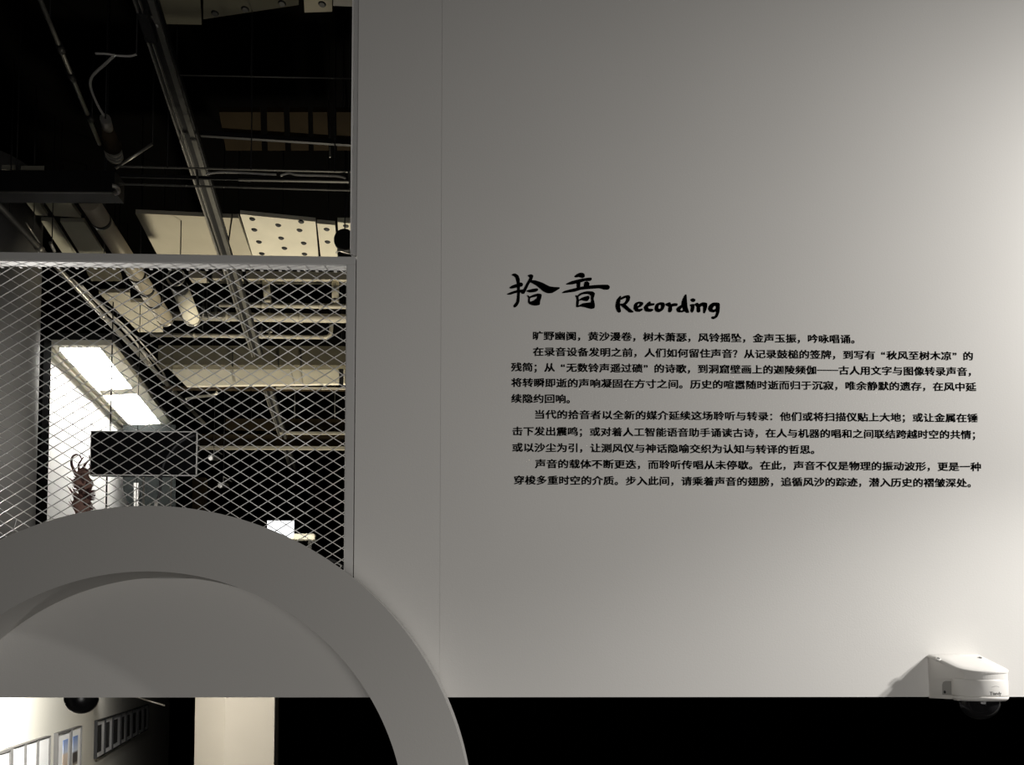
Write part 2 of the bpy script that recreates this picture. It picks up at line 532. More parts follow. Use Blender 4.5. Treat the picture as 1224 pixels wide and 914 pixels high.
# ================================================================== ROUND ARCH
kf = 1 - .0567
AY = WALL_Y * kf
ac = F(171, 994.4, AY)
ro, ri = 385.1 * AY / FPX, 306.6 * AY / FPX
AB = WALL_Y - .001
seg = 128
out_ = [(ac.x + ro * math.cos(math.pi * i / seg), ac.z + ro * math.sin(math.pi * i / seg)) for i in range(seg + 1)]
in_ = [(ac.x + ri * math.cos(math.pi * i / seg), ac.z + ri * math.sin(math.pi * i / seg)) for i in range(seg + 1)]
out_ = [(ac.x + ro, 0)] + out_ + [(ac.x - ro, 0)]
in_ = [(ac.x + ri, 0)] + in_ + [(ac.x - ri, 0)]
n = len(out_)
mb = MB()
vs = [(x, AY, z) for x, z in out_] + [(x, AY, z) for x, z in in_] + [(x, AB, z) for x, z in out_] + [(x, AB, z) for x, z in in_]
mb.add(vs, [])
for i in range(n - 1):
    mb.f += [[i, i + 1, n + i + 1, n + i], [2 * n + i, 3 * n + i, 3 * n + i + 1, 2 * n + i + 1], [i, 2 * n + i, 2 * n + i + 1, i + 1], [n + i, n + i + 1, 3 * n + i + 1, 3 * n + i]]
    mb.smooth += [False, False, True, True]
mb.f += [[0, n, 3 * n, 2 * n], [n - 1, 3 * n - 1, 4 * n - 1, 2 * n - 1]]
mb.smooth += [False, False]
o = mb.build('round_arch', 'ring')
md = o.modifiers.new('edges', 'EDGE_SPLIT')
md.split_angle = R(40)
tag(o, 'large grey round arch standing in front of the wall under the wire mesh', 'arch')

# ================================================================== MESH PANEL
FR = WALL_Y + .001
dpt = .034
x0, x1 = -2.4, W(423.6, 500).x - .0008
xi = W(412.8, 500).x
zt, zi = W(210, 303.5).z, W(210, 312.5).z
zbot = W(200, 690.5).z
t = thing('mesh_screen_panel', (x0 + .6, FR, zw), 'grey framed diamond wire mesh panel in the wall opening behind the arch', 'mesh panel')
MB().box((x0, FR, zi), (x1, FR + dpt, zt)).build('top_rail', 'rail', t, bevel=.0015)
MB().box((xi, FR, zbot + .0), (x1, FR + dpt, zi)).build('side_rail', 'rail', t, bevel=.0015)
MB().box((x0, FR, zi), (x0 + .03, FR + dpt, zbot + .03)).build('side_rail', 'rail', t, bevel=.0015)
MB().box((x0, FR + .002, zbot), (xi, FR + dpt, zbot + .02)).build('bottom_rail', 'rail', t, bevel=.0015)
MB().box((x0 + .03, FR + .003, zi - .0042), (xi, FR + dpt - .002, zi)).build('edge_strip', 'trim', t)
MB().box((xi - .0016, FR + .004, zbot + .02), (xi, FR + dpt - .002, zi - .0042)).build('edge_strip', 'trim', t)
# woven diamonds, 22.1 x 14 px on the wall plane
my = FR + dpt + .003
cw, ch_ = 22.15 * WALL_Y / FPX * 1.014, 14.05 * WALL_Y / FPX * 1.014
node = F(69.7, 314.5, my)
lox, hix, loz, hiz = x0 + .01, xi + .004, zbot + .01, zi + .006
mb = MB()
sl = ch_ / cw
for fam, s in ((0, sl), (1, -sl)):
    # lines z = s*(x - node.x) + node.z + k*ch_
    for kk in range(-90, 90):
        c = node.z - s * node.x + kk * ch_
        pts = []
        for xx in (lox, hix):
            zz = s * xx + c
            if loz <= zz <= hiz:
                pts.append((xx, zz))
        for zz in (loz, hiz):
            xx = (zz - c) / s
            if lox < xx < hix:
                pts.append((xx, zz))
        if len(pts) >= 2:
            pts.sort()
            (xa, za), (xb, zb_) = pts[0], pts[-1]
            if xb - xa > .004:
                yy = my + (.0015 if fam else -.0015)
                mb.tube([(xa, yy, za), (xb, yy, zb_)], .0015, 6, smooth=True)
mb.build('wire_mesh', 'wire', t)
# staple clips that pin the mesh under the top rail
mb = MB()
for i in range(-20, 17):
    x = node.x + i * cw
    if lox < x < hix:
        mb.box((x - .004, my - .006, zi - .006), (x + .004, my + .004, zi + .002))
mb.build('mesh_clip', 'rail', t)
tag(t.children[-1], kind='stuff')
# loose wire ends at the lower right corner
for pts, lab in (([(384, 672), (392, 668), (401, 671), (411, 678)], 'black cable end lying in the lower right corner of the mesh'),):
    p = smooth_path([F(a, b, my + .02) for a, b in pts], 6)
    tag(MB().tube(p, .0035, 8).build('loose_cable', 'cable'), lab, 'cable')
p = smooth_path([F(a, b, my - .008) for a, b in ((20, 620), (18, 627), (16.5, 633), (15, 634.5), (12.5, 634))], 6)
tag(MB().tube(p, .0013, 6).build('wire_tie', 'wire'), 'small bent wire tie hooked on the mesh at the far left', 'wire tie')
p = smooth_path([F(a, b, my - .008) for a, b in ((389, 676), (393, 673), (398, 677), (404, 679), (408, 676), (403, 673))], 6)
tag(MB().tube(p, .0013, 6).build('wire_tie', 'wire'), 'twisted wire tie at the lower right corner of the mesh', 'wire tie')

# ================================================================== SURVEILLANCE CAMERA
DY = 2.275                                   # plane of the dome axis
dc = F(1171, 838, DY)
pxs = DY / FPX
t = thing('surveillance_camera', (dc.x, WALL_Y, dc.z), 'white dome surveillance camera on the lower right edge of the wall', 'camera')
zl = F(1171, 811.5, DY - .07).z                     # underside of the hood lip
zfr = F(1171, 801.5, DY - .07).z                    # front top edge
zbk = F(1150, 782, WALL_Y - .02).z
xl, xrt = F(1113, 800, WALL_Y - .02).x, F(1176, 800, WALL_Y - .02).x
rd = 30.5 * pxs
def arc(r, a0, a1, n=32):
    return [(dc.x + r * math.cos(R(a0 + (a1 - a0) * i / n)), DY + r * math.sin(R(a0 + (a1 - a0) * i / n))) for i in range(n + 1)]
ear = [(xl + .016 + .016 * math.cos(R(a)), WALL_Y - .036 + .016 * math.sin(R(a))) for a in (180, 200, 220, 240, 260, 280, 300)]
def hull(P):
    P = sorted(set(P))
    def half(Q):
        h = []
        for p in Q:
            while len(h) > 1 and (h[-1][0] - h[-2][0]) * (p[1] - h[-2][1]) - (h[-1][1] - h[-2][1]) * (p[0] - h[-2][0]) <= 0:
                h.pop()
            h.append(p)
        return h[:-1]
    return half(P) + half(P[::-1])
top_plan = hull([(xl, WALL_Y), (xrt, WALL_Y)] + ear + arc(rd, 150, 380))
hood_plan = [(xl + .002, WALL_Y), (xl + .004, WALL_Y - .01)] + arc(rd - .002, 208, 380) + [(xrt - .001, WALL_Y - .03), (xrt - .001, WALL_Y)]
def ztop_at(y):
    f = max(0, min(1, (WALL_Y - .022 - y) / (WALL_Y - .022 - (DY - rd))))
    return zbk + (zfr - zbk) * (1 - (1 - f) ** 1.5)
def shell(plan, z_low, drop, name):
    """Body with an upright rim of the given plan and the slanted crown on top."""
    n = len(plan)
    cx_, cy_ = dc.x - .012, DY + .02
    def ring(k, f):
        return [(x + (cx_ - x) * k, y + (cy_ - y) * k, f(y + (cy_ - y) * k)) for x, y in plan]
    vs = ring(0, z_low) + ring(0, lambda y: ztop_at(y) - drop - .003) + ring(.05, lambda y: ztop_at(y) - drop) + ring(.5, lambda y: ztop_at(y) - drop + .002) + [(cx_, cy_, ztop_at(cy_) - drop + .003)]
    b_ = MB()
    b_.add(vs, [list(range(n))])
    for a in range(3):
        for i in range(n):
            j = (i + 1) % n
            b_.f.append([a * n + i, a * n + j, (a + 1) * n + j, (a + 1) * n + i]); b_.smooth.append(a > 0)
    for i in range(n):
        b_.f.append([3 * n + i, 3 * n + (i + 1) % n, 4 * n]); b_.smooth.append(True)
    return b_.build(name, 'camwhite', t)
shell(hood_plan, lambda y: zl, .0045, 'hood')
shell(top_plan, lambda y: ztop_at(y) - .007, 0, 'top_plate')
# tapering wall bracket under the hood, with its cable recess and hole
zbb = F(1130, 834.5, WALL_Y - .04).z
br_plan = [(xl + .003, WALL_Y), (xl + .005, WALL_Y - .01)] + arc(rd * .93, 208, 250, 8) + [(xrt - .004, WALL_Y - .04), (xrt - .004, WALL_Y)]
MB().prism([(x, y, zbb) for x, y in br_plan], (0, 0, zl - zbb)).build('bracket', 'camwhite', t)
e0, e1 = Vector((br_plan[1][0], br_plan[1][1], 0)), Vector((br_plan[2][0], br_plan[2][1], 0))
ed_ = (e1 - e0)
en = Vector((ed_.y, -ed_.x, 0)).normalized()
if en.y > 0:
    en = -en
def on_cheek(k, z, o=0):
    return e0 + ed_ * k + en * o + Vector((0, 0, z))
hh = zl - zbb
rim = [on_cheek(k, zbb + hh * h, .0004) for k, h in ((.34, .2), (.34, .7), (.37, .84), (.44, .9), (.99, .9), (.99, .2))]
MB().prism(rim, en * .0006).build('cable_recess', 'conc', t)
MB().lathe(on_cheek(.42, zbb + hh * .34, .001), [(.0042, 0), (.0042, .0012)], 16, en).build('cable_hole', 'camhole', t)
for u, v in ((1121.5, 787.2), (1171.5, 786.4)):
    best = min((abs(ztop_at(y_) + .001 - F(u, v, y_).z), y_) for y_ in [WALL_Y - .014 - .001 * k for k in range(80)])
    p = F(u, v, best[1])
    nrm = Vector((0, -.6, 1))
    sb = MB().lathe(p, [(.0078, -.006), (.0078, .0008), (.0064, .0016)], 18, nrm).build('screw_boss', 'camwhite', t)
    tag(MB().lathe(p, [(.0046, 0), (.0046, .0026)], 14, nrm).build('screw', 'greyframe', sb), 'dark grey screw head')
# drum, flange, dome
zd = F(1171, 833, DY - .07).z
dr = MB().lathe((dc.x, DY, 0), [(rd * .96, zl + .002), (rd * .985, zl - .006), (rd * .985, zd + .006), (rd * .97, zd)], 56).build('drum', 'camwhite', t)
fl = MB().lathe((dc.x, DY, 0), [(rd * .98, zd), (rd * 1.0, zd - .002), (rd * .97, zd - .007), (rd * .88, zd - .012)], 56).build('flange', 'camwhite', t)
rdm = 22.5 * pxs
prof = [(rdm, zd - .004), (rdm, zd - .014)]
for i in range(1, 13):
    a = R(90 * i / 12)
    prof.append((rdm * math.cos(a), zd - .014 - rdm * math.sin(a) * .98))
MB().lathe((dc.x, DY, 0), prof, 48).build('dome', 'dome', t)
zc = zd - .02
MB().lathe((dc.x, DY, 0), [(.018, zd - .006), (.02, zc - .004), (.016, zc - .016), (.002, zc - .02)], 28).build('lens_unit', 'black', t)
# maker's word on the drum
logo = bpy.data.curves.new('type', 'FONT')
logo.body = 'Tiandy'
logo.size = 1
logo.offset = .02
lo_ = bpy.data.objects.new('type', logo)
COL.objects.link(lo_)
bpy.context.view_layer.update()
me = bpy.data.meshes.new_from_object(lo_.evaluated_get(bpy.context.evaluated_depsgraph_get()))
wtot = max(v.co.x for v in me.vertices)
lw = 14.5 * pxs
lc = F(1187, 830.2, DY - rd * .8)
ang0 = math.asin(max(-1, min(1, (lc.x - dc.x) / (rd * .99))))
mb = MB()
pts = []
for v in me.vertices:
    s_ = (v.co.x / wtot - .5) * lw
    th = ang0 + s_ / rd
    pts.append((dc.x + (rd * .987) * math.sin(th), DY - (rd * .987) * math.cos(th), lc.z + v.co.y * lw / wtot))
mb.add(pts, [list(p.vertices) for p in me.polygons])
tag(mb.build('word_mark', 'ink', dr, fix=False), 'small dark maker lettering')
bpy.data.objects.remove(lo_)
bpy.data.meshes.remove(me)
mb = MB()
for i in range(8):
    th0 = ang0 + R(-9 + 18 * i / 8)
    th1 = ang0 + R(-9 + 18 * (i + .55) / 8)
    zz = lc.z + .021
    q = [(dc.x + rd * .988 * math.sin(a), DY - rd * .988 * math.cos(a), z + .003 * math.cos((a - ang0) * 10)) for a, z in ((th0, zz), (th1, zz), (th1, zz + .0012), (th0, zz + .0012))]
    mb.add(q, [(0, 1, 2, 3)])
tag(mb.build('sound_slot', 'greyframe', dr, fix=False), kind='stuff')

# ================================================================== BACK HALL: setting pieces
MEZ = 2.76
struct(MB().box((-9.9, 4.95, MEZ - .1), (7.9, 17.9, MEZ)), 'floor_mezzanine', 'dark')
# bright white light well with its skylight
SZ = EYE.z + 3.0
s0, s1, s2, s3 = C(52, 415, SZ), C(135, 415, SZ), C(205.5, 507, SZ), C(148, 513, SZ)
dn = (s3 - s0).normalized()
side = Vector((-dn.y, dn.x, 0))
if side.x > 0:
    side = -side
mb = MB()
mb.prism([(p.x, p.y, MEZ) for p in (s0, s3 + dn * .45, s3 + dn * .45 + side * .12, s0 + side * .12)], (0, 0, SZ + .02 - MEZ))
struct(mb, 'wall_alcove', 'white')
t = tag(bpy.data.objects.new('window_1', None), kind='structure')
COL.objects.link(t)
def skyq(a, b, c, d, dz=0):
    """A patch of the skylight given in shares across (0 at the wall) and along (0 near)."""
    def q(i, j):
        n_ = s0.lerp(s1, i)
        f_ = s3.lerp(s2, i)
        p = n_.lerp(f_, j)
        return Vector((p.x, p.y, SZ + dz))
    return [q(a, c), q(b, c), q(b, d), q(a, d)]
fr = MB()
fr.prism(skyq(0, .22, 0, 1), (0, 0, .05))
fr.prism(skyq(.80, 1, 0, 1), (0, 0, .05))
fr.prism(skyq(0, 1, -.02, .004), (0, 0, .05))
fr.prism(skyq(.22, .80, .46, .53), (0, 0, .05))
fr.prism(skyq(.22, .80, .965, 1), (0, 0, .05))
o = fr.build('window_frame', 'cream', t)
MB().prism(skyq(.10, .125, 0, 1, -.03), (0, 0, .03)).build('frame_bead', 'cream', t)
MB().prism(skyq(.21, .235, 0, 1, -.03), (0, 0, .03)).build('frame_bead', 'cream', t)
MB().prism(skyq(.22, .80, 0, .46, .03), (0, 0, .02)).build('pane', 'skyglass', t)
MB().prism(skyq(.22, .80, .53, .965, .03), (0, 0, .02)).build('pane', 'skyglass', t)

MB().prism(skyq(-.02, 1.02, -.02, 1.02, .0505), (0, 0, .06)).build('light_blocker', 'black', t)  # unseen black cap, added to stop the panes lighting upwards
# big round grey pillar at the far left, with the dark edge of a partition beside it
pc = F(-22, 500, 6.6)
mb = MB().lathe((pc.x, 6.6, 0), [(.40, MEZ), (.40, CEIL)], 48)
tag(mb.build('round_pillar', 'conc'), 'round grey pillar behind the mesh at the left edge of the picture', 'pillar')
pa, pb = F(36, 500, 7.0), F(51, 500, 7.0)
struct(MB().box((pa.x - .5, 7.0, MEZ), (F(50, 500, 7.0).x, 7.12, 5.4)), 'wall_partition', 'dark')

# ================================================================== BACK HALL: overhead services
def hang(mb, p, z1=CEIL, r=.004):
    mb.tube([p, (p[0], p[1], z1)], r, 6)

def rods(parent, pts, m='black', r=.004):
    for p in pts:
        mb = MB()
        hang(mb, p, r=r)
        mb.build('hanger_rod', m, parent)

# lighting track A
ZA = 5.5
a, b = C(155, -40, ZA), C(350.5, 566, ZA)
t = thing('lighting_track', a, 'long ribbed steel lighting track running away overhead, its end over the dark far wall', 'lighting track')
dv = (b - a).normalized()
sd = Vector((dv.y, -dv.x, 0))
MB().beam(a + sd * .03 + Vector((0, 0, .02)), b + sd * .03 + Vector((0, 0, .02)), .10, .04).build('channel', 'black', t)
MB().beam(a - sd * .025, b - sd * .025, .010, .055).build('track_rail', 'steel', t)
MB().beam(a - sd * .002, b - sd * .002, .006, .05).build('track_rail', 'steel', t)
MB().beam(a + sd * .056, b + sd * .056, .030, .05).build('track_rail', 'dullsteel', t)
rods(t, [a.lerp(b, k) + Vector((0, 0, .03)) for k in (.1, .4, .7, .95)])
mb = MB()
k_ = .0
q = C(174, 22, ZA)
tk = thing('track_connector', q, 'dark clamp on the lighting track near the top of the picture', 'clamp')
MB().beam(q - dv * .06, q + dv * .12, .06, .07).build('clamp_body', 'black', tk, bevel=.006)
MB().tube(smooth_path([q + sd * .02, C(182, 20, ZA), C(189, 33, ZA - .03)], 6), .007, 8).build('clamp_lever', 'steel', tk)

# conduit B with the cable bundle beside it
ZB = 5.3
a, b = C(-40, 204, ZB), C(244, 506, ZB)
t = thing('steel_conduit', a, 'pale steel conduit running diagonally from the left edge down behind the mesh', 'conduit')
MB().tube([a, b], .022, 12).build('pipe', 'steel', t)
for k in (.18, .40, .62, .84):
    p = a.lerp(b, k)
    d_ = (b - a).normalized()
    MB().tube([p - d_ * .03, p + d_ * .03], .028, 12).build('coupling', 'steel', t)
rods(t, [a.lerp(b, k) for k in (.1, .5, .9)])
t = thing('cable_bundle', C(92, 340, ZB), 'sagging bundle of pale cables beside the steel conduit behind the mesh', 'cables')
for k, pts in enumerate((((85, 333), (110, 355), (140, 385), (165, 413), (196, 458)), ((92, 340), (118, 362), (136, 380), (150, 398), (190, 440), (200, 460)), ((96, 341), (125, 372), (140, 383), (160, 402), (185, 430)))):
    MB().tube(smooth_path([C(u + k, v, ZB + .03) for u, v in pts], 6), .011 - .002 * k, 8).build('cable', 'palecable' if k != 1 else 'steel', t)
rods(t, [C(140, 384, ZB + .03)])
# dark strut right of the conduit
t = thing('thin_rod', C(31, 265, 5.4), 'short thin rod beside the conduit above the mesh frame', 'rod')
MB().tube([C(31, 266, 5.4), C(47, 290, 5.4)], .006, 6).build('rod', 'steel', t)
MB().tube([C(60, 290, 5.4), C(65, 300, 5.4)], .012, 8).build('hook', 'steel', t)
rods(t, [C(40, 279, 5.4), C(62, 294, 5.4)])

# pipe D with collars
ZD = 5.9
a, b = C(40, -20, ZD), C(119, 172, ZD)
t = thing('thin_pipe', a, 'thin dark jointed pipe in the upper left of the ceiling void', 'pipe')
MB().tube([a, b], .014, 10).build('pipe', 'dullsteel', t)
for u, v in ((72, 57), (85, 91), (107, 140)):
    p = C(u, v, ZD)
    d_ = (b - a).normalized()
    MB().tube([p - d_ * .03, p + d_ * .03], .022, 10).build('collar', 'black', t)
rods(t, [a.lerp(b, .2), a.lerp(b, .85)])

# spotlight on its looped flex
ZL = 5.3
t = thing('track_spotlight', C(130, 165, ZL), 'small ceiling spotlight hanging from a looped grey flex above the mesh', 'spotlight')
MB().tube(smooth_path([C(u, v, ZL) for u, v in ((137, 66), (124, 78), (112, 89), (108, 98), (110, 110), (117, 126), (124, 138))], 8), .007, 8).build('flex', 'palecable', t)
MB().tube(smooth_path([C(u, v, ZL) for u, v in ((114, 64), (128, 64.5), (140, 66.5), (155, 67), (163, 65))], 8), .005, 8).build('flex', 'palecable', t)
p, q = C(126, 142, ZL), C(138, 192, ZL)
d_ = (q - p)
MB().tube([p, p + d_ * .2], .03, 14).build('neck', 'steel', t)
MB().tube([p + d_ * .22, p + d_ * .62], [.032, .055], 18).build('housing', 'brown', t)
for k in (.68, .76, .84):
    MB().tube([p + d_ * k, p + d_ * (k + .04)], .05, 18).build('cooling_fin', 'steel', t)
rods(t, [C(163, 65, ZL), C(126, 142, ZL)])

# long round duct L
ZU = 5.15
a, b = C(106, 240, ZU), C(197.5, 381, ZU)
t = thing('round_duct', a, 'long round metal duct slanting down behind the top rail of the mesh', 'duct')
MB().tube([a, a.lerp(b, .5), b], [.062, .062, .062], 28).build('duct_body', 'ductmetal', t)
for k in (.12, .55, .68, .80, .995):
    d_ = (b - a).normalized()
    p = a.lerp(b, k)
    MB().tube([p - d_ * .012, p + d_ * .012], .067, 28).build('band', 'steel' if k > .9 else 'black', t)
rods(t, [a.lerp(b, .15) + Vector((0, 0, .05)), a.lerp(b, .6) + Vector((0, 0, .05)), a.lerp(b, .95) + Vector((0, 0, .05))])

# black box truss with a thin bright lip
ZT = 5.1
a, b = C(-30, 229, ZT), C(137, 230, ZT)
t = thing('black_screen_housing', a, 'long black box housing with a thin bright lower lip, left above the mesh', 'housing')
MB().beam(a + Vector((0, .06, .07)), b + Vector((0, .06, .07)), .12, .13).build('box', 'black', t)
MB().beam(a + Vector((0, 0, -.002)), b + Vector((0, 0, -.002)), .008, .006).build('lip', 'dullsteel', t)
MB().tube(smooth_path([C(u, v, ZT) for u, v in ((134, 222), (140, 224), (141.5, 229), (137, 231))], 5), .012, 8).build('end_hook', 'steel', t)
rods(t, [a.lerp(b, k) + Vector((0, .06, .12)) for k in (.25, .9)])

# cable tray across
ZY = 5.2
def cross(u0, v0, u1, v1, z):
    p = C(u0, v0, z)
    d = ray(u1, v1)
    q = C(u1, v1, z)
    return p, q
t = thing('cable_tray', C(140, 200, ZY), 'long dark cable tray crossing the ceiling void above the mesh', 'cable tray')
def across(u0, v0, u1, v1, y, wd, ht, name, m, par):
    return MB().beam(F(u0, v0, y), F(u1, v1, y + (u1 - u0) * .0002), wd, ht).build(name, m, par)
YT = 4.75
across(143, 199, 421, 205.5, YT, .012, .006, 'tray_rail', 'dullsteel', t)
across(143, 220, 421, 227.5, YT, .012, .006, 'tray_rail', 'dullsteel', t)
across(285, 215, 417, 217, YT + .1, .015, .008, 'tray_rail', 'dullsteel', t)
across(144, 210, 421, 217, YT + .16, .01, .02, 'tray_back', 'black', t)
for k, (u, v0, v1) in enumerate(((235, 203, 222), (417, 206, 227))):
    MB().beam(F(u, v0, YT), F(u + 2, v1, YT), .012, .012, up=(0, 1, 0)).build('tray_rung', 'dullsteel', t)
for pts in (((246, 208), (262, 206), (290, 206.5), (316, 208), (330, 208.5)), ((335, 210), (345, 207), (356, 209), (380, 209.5), (404, 210.5), (413, 213))):
    MB().tube(smooth_path([F(u, v, YT + .08) for u, v in pts], 5), .006, 8).build('tray_cable', 'palecable', t)
rods(t, [F(u, v, YT) for u, v in ((200, 200.5), (300, 202.7), (400, 205))])
t = thing('thin_conduit', F(218, 90, 4.3), 'single thin conduit crossing the black ceiling above the cable tray', 'conduit')
MB().tube([F(205, 89.7, 4.3), F(423, 94, 4.33)], .003, 8).build('pipe', 'dullsteel', t)
rods(t, [F(300, 91.5, 4.31)], r=.002)
t = thing('diagonal_strut', F(140, 201, 4.9), 'thin ribbed diagonal strut left of the lighting track', 'strut')
MB().tube([F(138, 201, 4.9), F(182, 172, 4.9)], .008, 8).build('rod', 'steel', t)
rods(t, [F(182, 172, 4.9)])
t = thing('wall_bracket_rod', F(393, 165, 5.2), 'thin vertical drop rod beside the brown slatted boards', 'rod')
MB().tube([F(394.5, 188, 5.2), F(393, 120, 5.2)], .005, 8).build('rod', 'dullsteel', t)
rods(t, [F(393, 120, 5.2)], r=.003)

# slatted brown boards deep in the void
t = thing('slatted_board_panel', C(290, 160, 5.7), 'dim brown slatted boards high in the void above the cable tray', 'panel')
for i, (u0, u1, u2, u3) in enumerate(((262, 311, 270, 313), (319, 339, 320, 341), (346, 368, 348, 369), (374, 391, 375, 393), (402, 430, 403, 431))):
    MB().prism([C(u0, 134, 5.7), C(u1, 134, 5.7), C(u3, 180, 5.7), C(u2, 180, 5.7)], (0, 0, .03)).build('board', 'slat', t)
MB().beam(C(240, 160, 5.68), C(430, 172, 5.68), .02, .03).build('batten', 'black', t)
rods(t, [C(300, 150, 5.72), C(410, 150, 5.72)])

# ceiling boards
def board(name, quad, z, m, label, th=.03, fix=None, rod=True, group='ceiling boards over the hall'):
    P = [C(u, v, z) for u, v in quad]
    cen = sum(P, Vector()) / len(P)
    t = thing(name, cen, label, 'ceiling board', group)
    MB().prism(P, (0, 0, th)).build('board', m, t)
    if fix:
        mb = MB()
        for u, v in fix:
            p = C(u, v, z)
            mb.lathe((p.x, p.y, z - .006), [(.016, 0), (.024, .008)], 12)
        tag(mb.build('fixing', 'black', t), kind='stuff')
    if rod:
        rods(t, [cen + Vector((0, 0, th * .5))])
    return t
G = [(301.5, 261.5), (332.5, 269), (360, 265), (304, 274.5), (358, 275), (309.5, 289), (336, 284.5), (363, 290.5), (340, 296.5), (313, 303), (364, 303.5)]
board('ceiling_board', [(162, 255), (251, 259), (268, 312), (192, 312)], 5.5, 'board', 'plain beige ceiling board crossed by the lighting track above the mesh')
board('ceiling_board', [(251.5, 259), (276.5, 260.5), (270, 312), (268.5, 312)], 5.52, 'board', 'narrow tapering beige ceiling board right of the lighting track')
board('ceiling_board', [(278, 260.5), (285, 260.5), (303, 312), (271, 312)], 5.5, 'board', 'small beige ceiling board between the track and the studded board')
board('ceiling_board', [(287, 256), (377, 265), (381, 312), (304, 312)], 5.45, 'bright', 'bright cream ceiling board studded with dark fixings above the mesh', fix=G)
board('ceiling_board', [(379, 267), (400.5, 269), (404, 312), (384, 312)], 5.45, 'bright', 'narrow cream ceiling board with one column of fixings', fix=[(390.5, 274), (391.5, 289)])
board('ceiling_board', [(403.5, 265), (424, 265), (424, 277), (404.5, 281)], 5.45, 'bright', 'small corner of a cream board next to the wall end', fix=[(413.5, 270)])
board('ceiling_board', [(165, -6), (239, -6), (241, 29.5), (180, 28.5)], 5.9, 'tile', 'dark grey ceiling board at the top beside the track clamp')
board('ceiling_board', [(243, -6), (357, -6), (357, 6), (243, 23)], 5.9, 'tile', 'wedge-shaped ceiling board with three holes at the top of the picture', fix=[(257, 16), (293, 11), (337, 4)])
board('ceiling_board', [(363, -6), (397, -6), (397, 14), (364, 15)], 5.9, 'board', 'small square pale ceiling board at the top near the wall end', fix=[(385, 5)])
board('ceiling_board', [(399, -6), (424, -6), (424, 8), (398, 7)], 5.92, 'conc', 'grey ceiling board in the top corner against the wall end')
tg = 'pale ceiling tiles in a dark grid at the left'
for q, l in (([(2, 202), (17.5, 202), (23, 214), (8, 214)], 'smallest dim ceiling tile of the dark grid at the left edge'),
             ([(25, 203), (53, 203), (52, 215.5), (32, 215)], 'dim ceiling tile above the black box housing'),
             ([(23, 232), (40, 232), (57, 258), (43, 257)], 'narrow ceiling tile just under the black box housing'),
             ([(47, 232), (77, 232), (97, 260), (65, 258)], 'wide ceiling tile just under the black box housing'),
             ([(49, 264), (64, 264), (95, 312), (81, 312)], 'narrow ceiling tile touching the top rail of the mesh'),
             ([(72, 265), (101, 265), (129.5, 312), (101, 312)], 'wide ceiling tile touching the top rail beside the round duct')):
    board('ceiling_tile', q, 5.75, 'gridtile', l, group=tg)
board('ceiling_board', [(118, 350), (155, 349.5), (156, 361), (176, 361), (194, 388), (195, 397), (166, 397)], 5.15, 'board', 'beige ceiling board behind the mesh between cables and duct')
board('ceiling_board', [(100, 317), (140, 318), (146, 336), (109, 336)], 5.2, 'dim', 'olive board behind the mesh under the top rail left of the duct')
# round black speaker beside the corner board
sc = F(412, 287, 5.6)
t = thing('round_speaker', sc, 'round black speaker beside the wall end just above the mesh frame', 'speaker')
MB().lathe(sc, [(.02, .1), (.07, .08), (.078, 0), (.07, -.02)], 28, (0, 1, .2)).build('body', 'black', t)
MB().tube(smooth_path([F(402, 302, 5.55), F(406, 299.5, 5.5), F(419, 303, 5.55)], 5), .006, 8).build('rim', 'steel', t)
rods(t, [sc])

# stub duct M with valve
t = thing('short_duct', C(212, 345, 5.0), 'short fat white duct end with a black valve behind the mesh', 'duct')
a, b = C(215, 344, 5.0), C(229, 380, 5.0)
MB().tube([a, b], .062, 28).build('duct_body', 'bright', t)
d_ = (b - a).normalized()
MB().tube([a - d_ * .09, a - d_ * .005], .058, 24).build('valve', 'black', t)
MB().tube([b - d_ * .02, b + d_ * .012], .066, 28).build('band', 'steel', t)
mb = MB()
c_ = a - d_ * .16
pts = [c_ + Vector((math.cos(R(i * 20)) * .06, 0, math.sin(R(i * 20)) * .06)) for i in range(19)]
mb.tube(pts, .007, 6).build('hand_wheel', 'steel', t)
rods(t, [a + Vector((0, 0, .05))])

# crossing pipes at the right behind the mesh
def xpipe(name, label, u0, v0, u1, v1, y, r, m='pipe', cat='pipe', hangers=(.3, .75)):
    a, b = F(u0, v0, y), F(u1, v1, y)
    t = thing(name, a, label, cat, 'pipes crossing behind the mesh')
    MB().tube([a, b], r, 16).build('pipe', m, t)
    for k in (.25, .58, .85):
        p = a.lerp(b, k)
        MB().tube([p - Vector((.015, 0, 0)), p + Vector((.015, 0, 0))], r * 1.18, 16).build('clip', m, t)
    rods(t, [a.lerp(b, k) for k in hangers], r=.006)
    return t
YP = 7.75
a, b = F(256, 331, YP), F(470, 333, YP)
t = thing('rectangular_duct', a, 'rectangular beige duct crossing behind the mesh just under its top rail', 'duct')
MB().beam(a, b, .1, .078).build('duct_body', 'pipe', t)
MB().beam(F(292, 331.3, YP), F(296, 331.3, YP), .106, .084).build('duct_joint', 'black', t)
rods(t, [a.lerp(b, .3), a.lerp(b, .8)])
t = thing('box_duct', F(226, 330, YP), 'small square dark-ended duct beside the valve behind the mesh', 'duct')
MB().beam(F(228, 331, YP), F(249, 331, YP), .1, .07).build('duct_body', 'pipe', t)
MB().beam(F(249, 331, YP), F(255, 331, YP), .106, .08).build('duct_joint', 'black', t)
rods(t, [F(238, 331, YP)])
